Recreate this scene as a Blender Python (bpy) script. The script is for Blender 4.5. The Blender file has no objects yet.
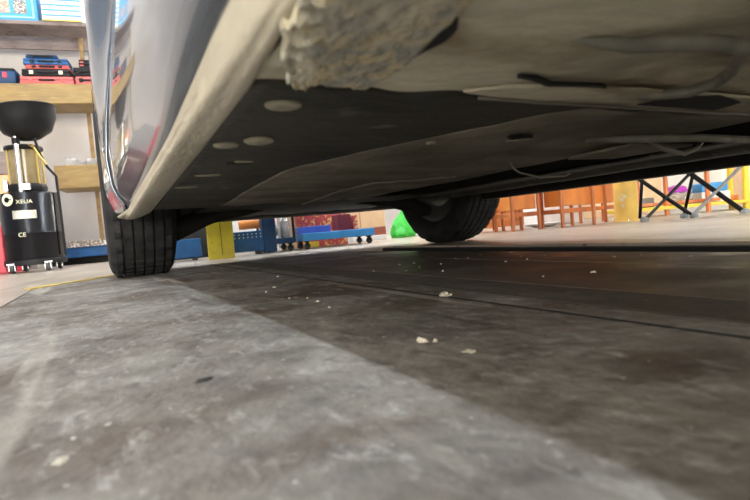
import bpy, bmesh, math, random
from mathutils import Vector, Matrix, noise
PI = math.pi
random.seed(7)
SC = bpy.context.scene
COL = SC.collection
V = Vector

# ---------------------------------------------------------------- camera, world, lamps, exposure
CAM_R = Matrix(((0.878, 0.097, -0.468), (-0.471, 0.0, -0.882), (-0.086, 0.995, 0.046)))
q = CAM_R.to_quaternion(); q.normalize()
cam = bpy.data.cameras.new('camera'); camo = bpy.data.objects.new('camera', cam); COL.objects.link(camo)
camo.location = (0, 0, 0.1); camo.rotation_mode = 'QUATERNION'; camo.rotation_quaternion = q
cam.sensor_width = 36; cam.lens = 36 * 510 / 750; cam.clip_start = 0.01; cam.clip_end = 60
cam.dof.use_dof = True; cam.dof.focus_distance = 1.3; cam.dof.aperture_fstop = 9.0
SC.camera = camo
SC.view_settings.view_transform = 'Standard'; SC.view_settings.look = 'None'
SC.view_settings.gamma = 1.0; SC.view_settings.use_curve_mapping = False
SC.view_settings.exposure = 0.12
w = bpy.data.worlds.new('World'); SC.world = w; w.use_nodes = True
bg = w.node_tree.nodes['Background']; bg.inputs[0].default_value = (0.86, 0.92, 1.0, 1); bg.inputs[1].default_value = 0.5

def area(name, loc, target, sx, sy, power, color):
    l = bpy.data.lights.new(name, 'AREA'); l.shape = 'RECTANGLE'; l.size = sx; l.size_y = sy
    l.energy = power; l.color = color
    o = bpy.data.objects.new(name, l); COL.objects.link(o); o.location = loc
    o.rotation_euler = (V(target) - V(loc)).to_track_quat('-Z', 'Y').to_euler(); return o
# daylight through the wide open shop front behind the camera, and through the open right side of the shop
area('daylight_shop_front', (-1.0, -6.5, 1.5), (0.3, 0, 0.2), 6.0, 2.6, 800, (1.0, 0.93, 0.80))
area('daylight_left_door', (-4.6, -2.6, 1.2), (0.2, 0.1, 0.1), 2.6, 2.0, 260, (1.0, 0.95, 0.86))
area('daylight_right_opening', (9.2, 0.5, 1.8), (2.5, 2.0, 0.0), 4.5, 2.6, 640, (1.0, 0.98, 0.95))
LAMPS = [  # ceiling tube lamps: x, y, length, strength; first added to brighten the pan
    (-1.62, -3.6, 2.4, 200), (-1.62, 0.2, 3.6, 230), (-1.62, 3.9, 2.4, 32), (3.8, 1.2, 2.4, 260), (3.2, 3.9, 2.4, 160), (0.8, 4.1, 2.4, 300)]

# ---------------------------------------------------------------- materials
def mat(name, base, rough=0.6, metal=0.0, c2=None, scale=8.0, detail=4.0, lo=0.35, hi=0.65, bump=0.0, bscale=None,
        c3=None, scale3=40.0, lo3=0.6, hi3=0.7, r2=None, stretch=(1, 1, 1), coat=0.0, trans=0.0, emis=None, es=0.0, spec=0.5):
    m = bpy.data.materials.new(name); m.use_nodes = True
    nt = m.node_tree; N = nt.nodes; L = nt.links; b = N['Principled BSDF']
    b.inputs['Roughness'].default_value = rough; b.inputs['Metallic'].default_value = metal
    b.inputs['Coat Weight'].default_value = coat; b.inputs['Coat Roughness'].default_value = 0.04
    b.inputs['Transmission Weight'].default_value = trans; b.inputs['Specular IOR Level'].default_value = spec
    if emis: b.inputs['Emission Color'].default_value = (*emis, 1); b.inputs['Emission Strength'].default_value = es
    tc = N.new('ShaderNodeTexCoord'); mp = N.new('ShaderNodeMapping'); L.new(tc.outputs['Object'], mp.inputs[0]); mp.inputs['Scale'].default_value = stretch
    def nz(s, d, l, h):
        n = N.new('ShaderNodeTexNoise'); n.inputs['Scale'].default_value = s; n.inputs['Detail'].default_value = d; L.new(mp.outputs[0], n.inputs[0])
        r = N.new('ShaderNodeMapRange'); r.inputs[1].default_value = l; r.inputs[2].default_value = h; L.new(n.outputs[0], r.inputs[0]); return n, r
    if c2 is None: c2 = tuple(c * 0.85 for c in base)
    n, r = nz(scale, detail, lo, hi)
    mx = N.new('ShaderNodeMix'); mx.data_type = 'RGBA'; L.new(r.outputs[0], mx.inputs[0])
    mx.inputs[6].default_value = (*base, 1); mx.inputs[7].default_value = (*c2, 1); out = mx.outputs[2]
    if r2 is not None:
        rr = N.new('ShaderNodeMapRange'); rr.inputs[3].default_value = rough; rr.inputs[4].default_value = r2; L.new(r.outputs[0], rr.inputs[0]); L.new(rr.outputs[0], b.inputs['Roughness'])
    if c3 is not None:
        n3, r3 = nz(scale3, 3, lo3, hi3); mx3 = N.new('ShaderNodeMix'); mx3.data_type = 'RGBA'
        L.new(r3.outputs[0], mx3.inputs[0]); L.new(out, mx3.inputs[6]); mx3.inputs[7].default_value = (*c3, 1); out = mx3.outputs[2]
    L.new(out, b.inputs['Base Color'])
    if bump:
        nb, rb = nz(bscale or scale * 3, 5, 0.3, 0.7); bp = N.new('ShaderNodeBump'); bp.inputs['Strength'].default_value = bump; bp.inputs['Distance'].default_value = 0.01
        L.new(rb.outputs[0], bp.inputs['Height']); L.new(bp.outputs[0], b.inputs['Normal'])
    return m

def steel_floor():
    """worn dirty steel plate: dust film, rusty brown oil stains, streaks along the plate, white spots"""
    m = bpy.data.materials.new('worn_steel_plate'); m.use_nodes = True
    nt = m.node_tree; N = nt.nodes; L = nt.links; b = N['Principled BSDF']
    tc = N.new('ShaderNodeTexCoord')
    def noi(scale, detail, lo, hi, st=(1, 1, 1), dist=0.0, rough=0.55):
        mp = N.new('ShaderNodeMapping'); mp.inputs['Scale'].default_value = st; L.new(tc.outputs['Object'], mp.inputs[0])
        n = N.new('ShaderNodeTexNoise'); n.inputs['Scale'].default_value = scale; n.inputs['Detail'].default_value = detail
        n.inputs['Distortion'].default_value = dist; n.inputs['Roughness'].default_value = rough; L.new(mp.outputs[0], n.inputs[0])
        r = N.new('ShaderNodeMapRange'); r.inputs[1].default_value = lo; r.inputs[2].default_value = hi; L.new(n.outputs[0], r.inputs[0]); return r.outputs[0]
    def mix(f, a, c, mode='MIX', fac=None):
        x = N.new('ShaderNodeMix'); x.data_type = 'RGBA'; x.blend_type = mode
        if fac is not None:
            k = N.new('ShaderNodeMath'); k.operation = 'MULTIPLY'; L.new(f, k.inputs[0]); k.inputs[1].default_value = fac; f = k.outputs[0]
        L.new(f, x.inputs[0])
        if isinstance(a, tuple): x.inputs[6].default_value = (*a, 1)
        else: L.new(a, x.inputs[6])
        x.inputs[7].default_value = (*c, 1); return x.outputs[2]
    o = mix(noi(9, 8, 0.35, 0.66, dist=0.6), (0.140, 0.127, 0.111), (0.28, 0.26, 0.23))
    o = mix(noi(4.0, 7, 0.46, 0.62, dist=0.8), o, (0.085, 0.060, 0.043), fac=0.95)
    o = mix(noi(38, 6, 0.52, 0.72, dist=0.5), o, (0.055, 0.048, 0.042), fac=0.65)
    o = mix(noi(55, 8, 0.53, 0.70, st=(1, 0.5, 1), dist=0.5, rough=0.75), o, (0.46, 0.445, 0.41), fac=0.8)
    o = mix(noi(14, 3, 0.60, 0.68, st=(1, 0.07, 1)), o, (0.40, 0.37, 0.32), fac=0.8)
    o = mix(noi(17, 3, 0.60, 0.70, st=(1, 0.09, 1)), o, (0.07, 0.050, 0.035), fac=0.8)
    o = mix(noi(95, 2, 0.70, 0.76), o, (0.62, 0.60, 0.55))
    L.new(o, b.inputs['Base Color'])
    rr = N.new('ShaderNodeMapRange'); rr.inputs[3].default_value = 0.42; rr.inputs[4].default_value = 0.75
    L.new(noi(12, 6, 0.35, 0.65), rr.inputs[0]); L.new(rr.outputs[0], b.inputs['Roughness'])
    bp = N.new('ShaderNodeBump'); bp.inputs['Strength'].default_value = 0.35; bp.inputs['Distance'].default_value = 0.004
    L.new(noi(60, 8, 0.3, 0.7), bp.inputs['Height']); L.new(bp.outputs[0], b.inputs['Normal'])
    b.inputs['Specular IOR Level'].default_value = 0.45
    return m

def tile_mat(name, c1, c2, gap, sc, rough=0.35):
    m = mat(name, c1, rough, c2=c2, scale=3, detail=6, c3=tuple(c * 0.55 for c in c1), scale3=14, lo3=0.58, hi3=0.75)
    nt = m.node_tree; N = nt.nodes; L = nt.links; b = N['Principled BSDF']
    src = b.inputs['Base Color'].links[0].from_socket
    br = N.new('ShaderNodeTexBrick'); br.offset = 0; br.inputs['Scale'].default_value = sc; br.inputs['Mortar Size'].default_value = 0.012
    br.inputs['Brick Width'].default_value = 1; br.inputs['Row Height'].default_value = 1
    br.inputs['Color1'].default_value = (1, 1, 1, 1); br.inputs['Color2'].default_value = (0.93, 0.93, 0.93, 1); br.inputs['Mortar'].default_value = (*gap, 1)
    tc = N.new('ShaderNodeTexCoord'); mp = N.new('ShaderNodeMapping'); mp.inputs['Rotation'].default_value = (0, 0, math.radians(8.5)); L.new(tc.outputs['Object'], mp.inputs[0]); L.new(mp.outputs[0], br.inputs[0])
    x = N.new('ShaderNodeMix'); x.data_type = 'RGBA'; x.blend_type = 'MULTIPLY'; x.inputs[0].default_value = 1
    L.new(src, x.inputs[6]); L.new(br.outputs[0], x.inputs[7]); L.new(x.outputs[2], b.inputs['Base Color']); return m

M = {}
M['plate'] = steel_floor()
M['mid'] = mat('dark_sealed_floor', (0.095, 0.076, 0.063), 0.34, c2=(0.15, 0.122, 0.10), scale=7, detail=7, c3=(0.30, 0.27, 0.23), scale3=70, lo3=0.68, hi3=0.74, r2=0.6, spec=0.35, bump=0.10, bscale=20)
M['mid2'] = mat('dusty_dark_floor', (0.070, 0.062, 0.052), 0.5, c2=(0.10, 0.085, 0.068), scale=12, detail=7, c3=(0.35, 0.32, 0.27), scale3=70, lo3=0.68, hi3=0.74, r2=0.8, bump=0.2, bscale=30)
M['black'] = mat('black_groove', (0.012, 0.011, 0.010), 0.8)
M['tile'] = tile_mat('beige_shop_floor', (0.40, 0.34, 0.28), (0.30, 0.25, 0.20), (0.5, 0.45, 0.4), 1.7)
M['yline'] = mat('worn_yellow_paint', (0.62, 0.45, 0.08), 0.6, c2=(0.40, 0.27, 0.07), scale=20)
M['wall'] = mat('white_plaster', (0.56, 0.53, 0.51), 0.8, c2=(0.46, 0.42, 0.40), scale=2.5)
M['wallR'] = mat('cream_plaster', (0.78, 0.72, 0.62), 0.8, c2=(0.66, 0.60, 0.5), scale=2.5)
M['ceil'] = mat('ceiling_paint', (0.7, 0.7, 0.7), 0.9)
M['dirtywood'] = mat('dirty_pinkish_board', (0.26, 0.205, 0.185), 0.8, c2=(0.17, 0.13, 0.12), scale=6, stretch=(1, 1, 4), c3=(0.09, 0.05, 0.04), scale3=18, lo3=0.62, hi3=0.7)
M['silver'] = mat('silver_grey_car_paint', (0.17, 0.20, 0.25), 0.20, metal=0.8, c2=(0.165, 0.195, 0.245), scale=3, coat=0.8, bump=0.02, bscale=14)
M['sill'] = mat('dusty_sill_coating', (0.54, 0.49, 0.38), 0.45, c2=(0.40, 0.36, 0.27), scale=6, stretch=(3, 0.7, 3), c3=(0.60, 0.55, 0.42), scale3=30, lo3=0.5, hi3=0.8, bump=0.15, bscale=60)
M['pan'] = mat('dusty_beige_floor_pan', (0.74, 0.69, 0.53), 0.7, c2=(0.56, 0.52, 0.39), scale=9, detail=7, c3=(0.34, 0.27, 0.17), scale3=13, lo3=0.50, hi3=0.68, bump=0.45, bscale=25, stretch=(0.6, 1.4, 1))
M['crust'] = mat('caked_mud_bracket', (0.60, 0.55, 0.41), 0.85, c2=(0.30, 0.30, 0.28), scale=28, detail=6, c3=(0.56, 0.48, 0.30), scale3=60, lo3=0.5, hi3=0.62, bump=0.6, bscale=70)
M['tray'] = mat('dusty_black_plastic', (0.024, 0.023, 0.019), 0.7, c2=(0.060, 0.055, 0.043), scale=7, detail=8, c3=(0.20, 0.185, 0.14), scale3=20, lo3=0.64, hi3=0.8, bump=0.2, bscale=50, stretch=(0.7, 1.2, 1))
M['tray2'] = mat('browner_dusty_plastic', (0.32, 0.29, 0.22), 0.7, c2=(0.15, 0.135, 0.10), scale=8, detail=8, c3=(0.27, 0.24, 0.17), scale3=24, lo3=0.62, hi3=0.78, bump=0.25, bscale=50, stretch=(0.7, 1.2, 1))
M['plug'] = mat('dusty_beige_plug', (0.36, 0.33, 0.24), 0.9, spec=0.1, c2=(0.28, 0.27, 0.2), scale=60)
M['dark'] = mat('dark_underbody', (0.012, 0.012, 0.011), 0.7, spec=0.3, c2=(0.025, 0.023, 0.02), scale=10)
M['tube'] = mat('grey_steel_tube', (0.26, 0.25, 0.20), 0.6, c2=(0.15, 0.145, 0.12), scale=30)
M['cuff'] = mat('grey_edge_metal', (0.30, 0.28, 0.23), 0.5, metal=0.4)
M['rubber'] = mat('tyre_rubber', (0.009, 0.009, 0.010), 0.7, spec=0.25, c2=(0.026, 0.025, 0.025), scale=22, detail=6)
M['rim'] = mat('brushed_rim_metal', (0.42, 0.42, 0.42), 0.35, metal=0.9)
M['glass'] = mat('tinted_car_glass', (0.02, 0.025, 0.03), 0.05, coat=0.5)
M['redlens'] = mat('red_lamp_lens', (0.45, 0.02, 0.02), 0.15)
M['clearlens'] = mat('clear_lamp_lens', (0.7, 0.72, 0.75), 0.1, coat=0.5)
M['blkplastic'] = mat('black_plastic', (0.008, 0.008, 0.009), 0.45, c2=(0.014, 0.014, 0.015), spec=0.15)
M['blkpaint'] = mat('black_glossy_paint', (0.004, 0.004, 0.006), 0.22, spec=0.3)
M['chrome'] = mat('chrome', (0.75, 0.75, 0.76), 0.18, metal=1.0)
M['jar'] = mat('amber_oiled_cylinder', (0.52, 0.42, 0.24), 0.12, trans=0.45, c2=(0.30, 0.22, 0.10), scale=6)
M['brass'] = mat('brass_rod', (0.75, 0.55, 0.16), 0.3, metal=0.8)
M['cream'] = mat('cream_print', (0.80, 0.77, 0.55), 0.6)
M['white'] = mat('white_paint', (0.82, 0.82, 0.80), 0.5)
M['silverlabel'] = mat('silver_label', (0.5, 0.49, 0.42), 0.4, metal=0.3, c2=(0.35, 0.34, 0.28), scale=80)
M['blue'] = mat('blue_painted_steel', (0.015, 0.10, 0.28), 0.45, spec=0.3, c2=(0.012, 0.07, 0.20), scale=9)
M['blueb'] = mat('bright_blue_steel', (0.05, 0.36, 0.80), 0.4, c2=(0.04, 0.28, 0.66), scale=9)
M['cobalt'] = mat('cobalt_blue_plastic', (0.08, 0.16, 0.62), 0.4, c2=(0.06, 0.12, 0.5))
M['navy'] = mat('navy_steel', (0.012, 0.05, 0.13), 0.5, spec=0.3)
M['yellow'] = mat('yellow_painted_steel', (0.68, 0.56, 0.03), 0.5, c2=(0.55, 0.44, 0.03), scale=14, c3=(0.25, 0.18, 0.03), scale3=40, lo3=0.66, hi3=0.74)
M['yellow2'] = mat('bright_yellow_paint', (0.85, 0.62, 0.05), 0.5)
M['colyellow'] = mat('worn_yellow_column', (0.78, 0.50, 0.10), 0.55, c2=(0.62, 0.40, 0.10), scale=12, c3=(0.62, 0.55, 0.40), scale3=25, lo3=0.6, hi3=0.7)
M['orange'] = mat('orange_varnished_wood', (0.62, 0.19, 0.045), 0.35, c2=(0.44, 0.11, 0.03), scale=6, stretch=(4, 4, 0.8), coat=0.3)
M['orange2'] = mat('orange_wood_panel', (0.80, 0.28, 0.05), 0.35, c2=(0.66, 0.20, 0.04), scale=5, stretch=(3, 3, 0.6), coat=0.3)
M['redwood'] = mat('reddish_brown_wood', (0.42, 0.10, 0.05), 0.4, c2=(0.28, 0.07, 0.035), scale=6)
M['ocher'] = mat('ochre_shelf_wood', (0.30, 0.19, 0.055), 0.5, c2=(0.21, 0.13, 0.04), scale=4, stretch=(1, 1, 5), c3=(0.36, 0.25, 0.08), scale3=9, lo3=0.5, hi3=0.8)
M['post'] = mat('brown_wood_post', (0.33, 0.21, 0.07), 0.6, c2=(0.2, 0.12, 0.05), scale=14)
M['salmon'] = mat('salmon_red_plastic', (0.52, 0.09, 0.08), 0.4, c2=(0.56, 0.10, 0.10))
M['red'] = mat('red_plastic', (0.60, 0.03, 0.06), 0.4)
M['maroon'] = mat('maroon_cardboard', (0.20, 0.02, 0.03), 0.6)
M['crimson'] = mat('crimson_print', (0.50, 0.05, 0.07), 0.5, c2=(0.60, 0.10, 0.08), c3=(0.85, 0.55, 0.18), scale3=45, lo3=0.55, hi3=0.6, scale=20)
M['green'] = mat('green_plastic_bag', (0.07, 0.66, 0.08), 0.35, c2=(0.04, 0.50, 0.05), scale=30)
M['dgreen'] = mat('dark_green_plastic', (0.02, 0.14, 0.08), 0.4)
M['purple'] = mat('purple_plastic', (0.50, 0.06, 0.55), 0.4)
M['peach'] = mat('peach_cardboard', (0.78, 0.55, 0.34), 0.7, c2=(0.70, 0.47, 0.28), scale=9)
M['foil'] = mat('crinkled_foil', (0.70, 0.68, 0.66), 0.25, metal=0.8, bump=1.0, bscale=80)
M['pack'] = mat('printed_pack', (0.70, 0.30, 0.25), 0.5, c2=(0.75, 0.70, 0.65), scale=60)
M['signblue'] = mat('sign_blue', (0.05, 0.35, 0.72), 0.4)
M['signlight'] = mat('sign_light_blue', (0.35, 0.68, 0.90), 0.4)
M['photo'] = mat('printed_picture', (0.12, 0.09, 0.07), 0.5, c2=(0.30, 0.25, 0.22), scale=60, c3=(0.75, 0.72, 0.68), scale3=90, lo3=0.54, hi3=0.6)
M['photo2'] = mat('printed_picture_orange', (0.50, 0.30, 0.18), 0.5, c2=(0.30, 0.25, 0.22), scale=60, c3=(0.8, 0.76, 0.68), scale3=90, lo3=0.54, hi3=0.6)
M['stone'] = mat('pale_grit', (0.50, 0.46, 0.37), 0.9, c2=(0.36, 0.32, 0.25), scale=80)
M['leaf'] = mat('dark_debris', (0.02, 0.018, 0.015), 0.7)
M['caster'] = mat('dark_caster_rubber', (0.03, 0.03, 0.03), 0.5)
M['lamp'] = mat('lamp_tube', (0.9, 0.9, 0.9), 0.5)
M['tarp'] = mat('dusty_grey_plastic_box', (0.25, 0.27, 0.28), 0.5)

# ---------------------------------------------------------------- mesh helpers
def B(): return bmesh.new()
def add_box(bm, c, s, rz=0, bev=0.0, mtx=None):
    r = bmesh.ops.create_cube(bm, size=1); vs = r['verts']
    mt = Matrix.Translation(V(c)) @ Matrix.Rotation(rz, 4, 'Z') @ Matrix.Diagonal((*s, 1))
    if mtx is not None: mt = mtx @ mt
    bmesh.ops.transform(bm, matrix=mt, verts=vs)
    if bev: bmesh.ops.bevel(bm, geom=list({e for v in vs for e in v.link_edges}), offset=bev, segments=2, affect='EDGES', profile=0.5)
    return bm
def add_tube(bm, pts, r, n=12, caps=True):
    pts = [V(p) for p in pts]; rings = []
    rr = r if isinstance(r, (list, tuple)) else [r] * len(pts); ref = None
    for i, p in enumerate(pts):
        d = (pts[min(i + 1, len(pts) - 1)] - pts[max(i - 1, 0)]).normalized()
        if ref is None: ref = d.orthogonal().normalized()
        a = (ref - d * ref.dot(d)).normalized(); ref = a; b = d.cross(a)
        rings.append([bm.verts.new(p + (a * math.cos(2 * PI * k / n) + b * math.sin(2 * PI * k / n)) * rr[i]) for k in range(n)])
    for i in range(len(pts) - 1):
        for k in range(n): bm.faces.new((rings[i][k], rings[i][(k + 1) % n], rings[i + 1][(k + 1) % n], rings[i + 1][k]))
    if caps: bm.faces.new(rings[0][::-1]); bm.faces.new(rings[-1])
    return bm
def add_lathe(bm, prof, c=(0, 0, 0), n=32, axis='Z', closed=False):
    rings = []
    for (r, h) in prof:
        ring = []
        for k in range(n):
            a = 2 * PI * k / n; x, y = r * math.cos(a), r * math.sin(a)
            p = V((x, y, h)) if axis == 'Z' else V((h, x, y))
            ring.append(bm.verts.new(V(c) + p))
        rings.append(ring)
    m = len(rings)
    for i in range(m if closed else m - 1):
        A, D = rings[i], rings[(i + 1) % m]
        for k in range(n): bm.faces.new((A[k], A[(k + 1) % n], D[(k + 1) % n], D[k]))
    if not closed:
        bm.faces.new(rings[0][::-1]); bm.faces.new(rings[-1])
    return bm
def add_prism(bm, poly, z0, z1):
    a = [bm.verts.new((x, y, z0)) for x, y in poly]; b = [bm.verts.new((x, y, z1)) for x, y in poly]; n = len(poly)
    bm.faces.new(a[::-1]); bm.faces.new(b)
    for i in range(n): bm.faces.new((a[i], a[(i + 1) % n], b[(i + 1) % n], b[i]))
    return bm
def add_grid(bm, rows, thick=None):
    """rows: list of lists of points"""
    vs = [[bm.verts.new(p) for p in r] for r in rows]; fs = []
    for i in range(len(vs) - 1):
        for j in range(len(vs[0]) - 1): fs.append(bm.faces.new((vs[i][j], vs[i][j + 1], vs[i + 1][j + 1], vs[i + 1][j])))
    return bm
def obj(name, bm, m, parent=None, loc=None, rz=0, smooth=False, solid=None, off=0):
    bmesh.ops.recalc_face_normals(bm, faces=bm.faces[:])
    me = bpy.data.meshes.new(name); bm.to_mesh(me); bm.free()
    if smooth:
        me.polygons.foreach_set('use_smooth', [True] * len(me.polygons))
        me.set_sharp_from_angle(angle=math.radians(38))
    me.materials.append(M[m] if isinstance(m, str) else m)
    o = bpy.data.objects.new(name, me); COL.objects.link(o)
    if parent: o.parent = parent
    if loc: o.location = loc
    o.rotation_euler = (0, 0, rz)
    if solid:
        s = o.modifiers.new('thickness', 'SOLIDIFY'); s.thickness = solid; s.offset = off
    return o
def tag(o, label, cat, group=None):
    o['label'] = label; o['category'] = cat
    if group: o['group'] = group
    return o
def thing(name, label, cat, loc=(0, 0, 0), rz=0, group=None):
    o = bpy.data.objects.new(name, None); COL.objects.link(o); o.location = loc; o.rotation_euler = (0, 0, rz); o.empty_display_size = 0.1
    return tag(o, label, cat, group)
def struct(name, bm, m, **k):
    o = obj(name, bm, m, **k); o['kind'] = 'structure'; return o
def dup(root, loc, rz=0, label=None, group=None):
    def cp(o, par):
        c = o.copy(); COL.objects.link(c)
        if par: c.parent = par
        for ch in o.children: cp(ch, c)
        return c
    r = cp(root, None); r.location = loc; r.rotation_euler = (0, 0, rz)
    if label: r['label'] = label
    if group: r['group'] = group
    return r
def text_part(name, s, size, m, parent, loc, rot, ext=0.0006):
    cu = bpy.data.curves.new(name, 'FONT'); cu.body = s; cu.size = size; cu.extrude = ext; cu.align_x = 'CENTER'; cu.align_y = 'CENTER'
    t = bpy.data.objects.new(name, cu); COL.objects.link(t)
    bpy.context.view_layer.update()
    me = bpy.data.meshes.new_from_object(t.evaluated_get(bpy.context.evaluated_depsgraph_get()))
    bpy.data.objects.remove(t); me.materials.clear(); me.materials.append(M[m])
    o = bpy.data.objects.new(name, me); COL.objects.link(o); o.parent = parent; o.location = loc; o.rotation_euler = rot; return o

RA = math.radians(-8.5)                                  # the room stands askew to the car
def room(u, v): return (u * math.cos(RA) - v * math.sin(RA), u * math.sin(RA) + v * math.cos(RA))
def smooth01(t): t = max(0, min(1, t)); return t * t * (3 - 2 * t)

# ---------------------------------------------------------------- the setting
# floor: worn steel runway plate, dark middle floor, black trough, beige shop floor around
FRONT = lambda x: 2.300 - 0.165 * x
# beige slab, with the car bay left out
bm = B()
def slab(poly, z0=-0.08, z1=0.0): add_prism(bm, poly, z0, z1)
X0, X1, Y0, Y1 = -7, 9.5, -7, 8
slab([(X0, Y0), (-0.2, Y0), (-0.2, 1.83), (0.05, 2.17), (0.05, FRONT(0.05)), (X0, FRONT(X0))])
slab([(X0, FRONT(X0)), (1.215, FRONT(1.215)), (X1, FRONT(X1)), (X1, Y1), (X0, Y1)])
slab([(1.215, Y0), (X1, Y0), (X1, FRONT(X1)), (1.215, FRONT(1.215))])
struct('floor', bm, 'tile')
bm = B(); add_prism(bm, [(-0.195, Y0), (0.3865, Y0), (0.3865, FRONT(0.386)), (0.054, FRONT(0.054)), (0.054, 2.17), (-0.195, 1.835)], -0.05, 0.0)
struct('floor_steel_runway', bm, 'plate')
bm = B(); add_prism(bm, [(0.3965, Y0), (0.435, Y0), (0.435, FRONT(0.435)), (0.3965, FRONT(0.396))], -0.05, -0.0003)
struct('floor_dusty_strip', bm, 'plate')
bm = B(); add_prism(bm, [(0.438, Y0), (0.528, Y0), (0.528, FRONT(0.528)), (0.438, FRONT(0.438))], -0.05, 0.0)
struct('floor_dark_strip', bm, 'mid2')
bm = B(); add_prism(bm, [(0.530, Y0), (0.79, Y0), (0.79, FRONT(0.79)), (0.530, FRONT(0.530))], -0.05, 0.0)
add_prism(bm, [(0.794, Y0), (0.985, Y0), (0.985, FRONT(0.985)), (0.794, FRONT(0.794))], -0.05, 0.0)
struct('floor_dark_middle', bm, 'mid')
bm = B(); add_prism(bm, [(-0.2, Y0), (1.215, Y0), (1.215, FRONT(1.215)), (-0.2, FRONT(-0.2))], -0.12, -0.055)
add_box(bm, (1.17, -2.4, -0.03), (0.03, 9.0, 0.05))
add_box(bm, (.3915, -2.4, -.0254), (.0098, 2 * 4.62, .050)); add_box(bm, (.4365, -2.4, -.0254), (.003, 2 * 4.6, .050)); add_box(bm, (.529, -2.4, -.0254), (.0022, 2 * 4.6, .050)); add_box(bm, (.792, -2.4, -.0254), (.0042, 2 * 4.58, .050))
struct('floor_trough', bm, 'black')
bm = B(); add_prism(bm, [(-0.225, 1.90), (0.045, 2.215), (0.045, 2.165), (-0.203, 1.835)], 0.0005, 0.003)
add_prism(bm, [(0.045, 2.205), (0.16, 2.30), (0.17, 2.285), (0.055, 2.175)], 0.0005, 0.002)
struct('trim_1', bm, 'yline')
bm = B(); add_box(bm, (-0.2, 5.25, 1.9), (9.0, 0.12, 3.8)); o = struct('wall_back', bm, 'wall', rz=RA); o.location = (0, 0.0, 0)
bm = B(); add_box(bm, (5.9, 1.5, 1.9), (0.12, 7.4, 3.8)); struct('wall_right', bm, 'wallR', rz=RA)
bm = B(); add_box(bm, (0.5, 1.0, 3.87), (11.0, 9.0, 0.12)); struct('ceiling', bm, 'ceil', rz=RA)

# ceiling lamps: tray housing with a glowing tube
for i, (x, y, ln, st) in enumerate(LAMPS):
    t = thing('ceiling_light', ['tube lamp on the ceiling far behind the camera at the left', 'long tube lamp on the ceiling left of the car', 'dim tube lamp on the ceiling before the shelving', 'tube lamp on the ceiling above the folding stand', 'tube lamp on the ceiling above the far cupboards', 'tube lamp on the ceiling in front of the car'][i], 'lamp', (x, y, 3.74), 0, 'ceiling tube lamps')
    bm = B(); add_box(bm, (0, 0, 0.03), (0.16, ln, 0.05)); obj('housing', bm, 'white', t)
    mm = mat('glowing_tube_%d' % i, (0.9, 0.9, 0.9), 0.5, emis=(0.80, 0.90, 1.0), es=st)
    bm = B(); add_tube(bm, [(0, -ln / 2 + 0.03, -0.02), (0, ln / 2 - 0.03, -0.02)], 0.022); obj('tube', bm, mm, t)

t = thing('wall_light', 'white strip lamp on the back wall above the boxes in front of the car', 'lamp', (1.7, 4.80, 1.55), RA)  # added lamp, hidden by the car, throws low light under the bumper
bm = B(); add_box(bm, (0, .04, 0), (2.2, .06, .10)); obj('housing', bm, 'white', t)
bm = B(); add_tube(bm, [(-1.05, 0, 0), (1.05, 0, 0)], 0.022); obj('tube', bm, mat('glowing_wall_tube', (.9, .9, .9), .5, emis=(1.0, 0.95, 0.85), es=150), t)

# ---------------------------------------------------------------- THE CAR (standing on the plates; seen from under its left sill)
XC = 0.762
car = thing('car', 'silver grey car seen from under its left sill, dusty underside, on worn steel floor plates', 'car', (XC, 0.6, 0))
def cpart(name, bm, m, parent=None, smooth=True, solid=None, off=0):
    o = obj(name, bm, m, car, smooth=smooth, solid=solid, off=off); o.location = (-XC, -0.6, 0)
    return o
def csub(name, bm, m, par, smooth=True):
    o = obj(name, bm, m, par, smooth=smooth); return o
GY = 1.45
YA, YR, RW, RARCH = 1.965, -0.62, 0.30, 0.335
def lerp(a, b, t): return a + (b - a) * t
def interp(tab, z):
    if z <= tab[0][0]: return tab[0][1]
    for (a, b), (c, d) in zip(tab, tab[1:]):
        if z <= c: return b + (d - b) * (z - a) / (c - a)
    return tab[-1][1]
DOOR = [(.20, .066), (.222, .064), (.235, .050), (.26, .041), (.33, .036), (.42, .044), (.5, .056), (.55, .066), (.59, .070), (.62, .078), (.68, .090), (.8, .112), (.9, .13)]
FEND = [(.17, .075), (.18, .052), (.22, .031), (.27, .021), (.4, .021), (.55, .019), (.62, .019), (.68, .020), (.8, .022), (.9, .06)]
def sideX(y, z):
    t = smooth01((y - 1.44) / 0.20) if y < 1.97 else 1.0
    x = lerp(interp(DOOR, z) + (.006 if z < .30 else 0.0) * (1 - smooth01((y - .5) / .9)) * (1 - smooth01((z - .23) / .07)), interp(FEND, z), t)
    if GY < y < 1.97: x -= .0055 * (1 - t)
    if y < 0: x = lerp(interp(DOOR, z), interp(FEND, z), smooth01(-y / 0.35))
    if y > 2.18: x += 0.55 * (y - 2.18) ** 2 * 1.4 + max(0, y - 2.42) * 0.8
    if y < -0.95: x += 0.5 * (-0.95 - y) ** 2 * 2
    return x
def sillA(y):   # lower edge of the painted side
    return interp([(.3, .222), (.55, .211), (1.2, .202), (1.6, .192)], y)
def bottomZ(y):
    for c in (YA, YR):
        d = abs(y - c)
        if d < RARCH: return 0.30 + math.sqrt(RARCH ** 2 - d * d)
    if y > YA + RARCH: return 0.185
    if y < YR - RARCH: return 0.24
    return sillA(y)
def beltZ(y):
    if y > 1.75: return lerp(.90, .72, smooth01((y - 1.75) / .8))
    return .92
NV = 26
def side_cols(y, zb=None):
    zb = bottomZ(y) if zb is None else zb; zt = beltZ(y)
    return [(y, zb + (zt - zb) * (k / NV) ** 1.15) for k in range(NV + 1)]
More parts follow.
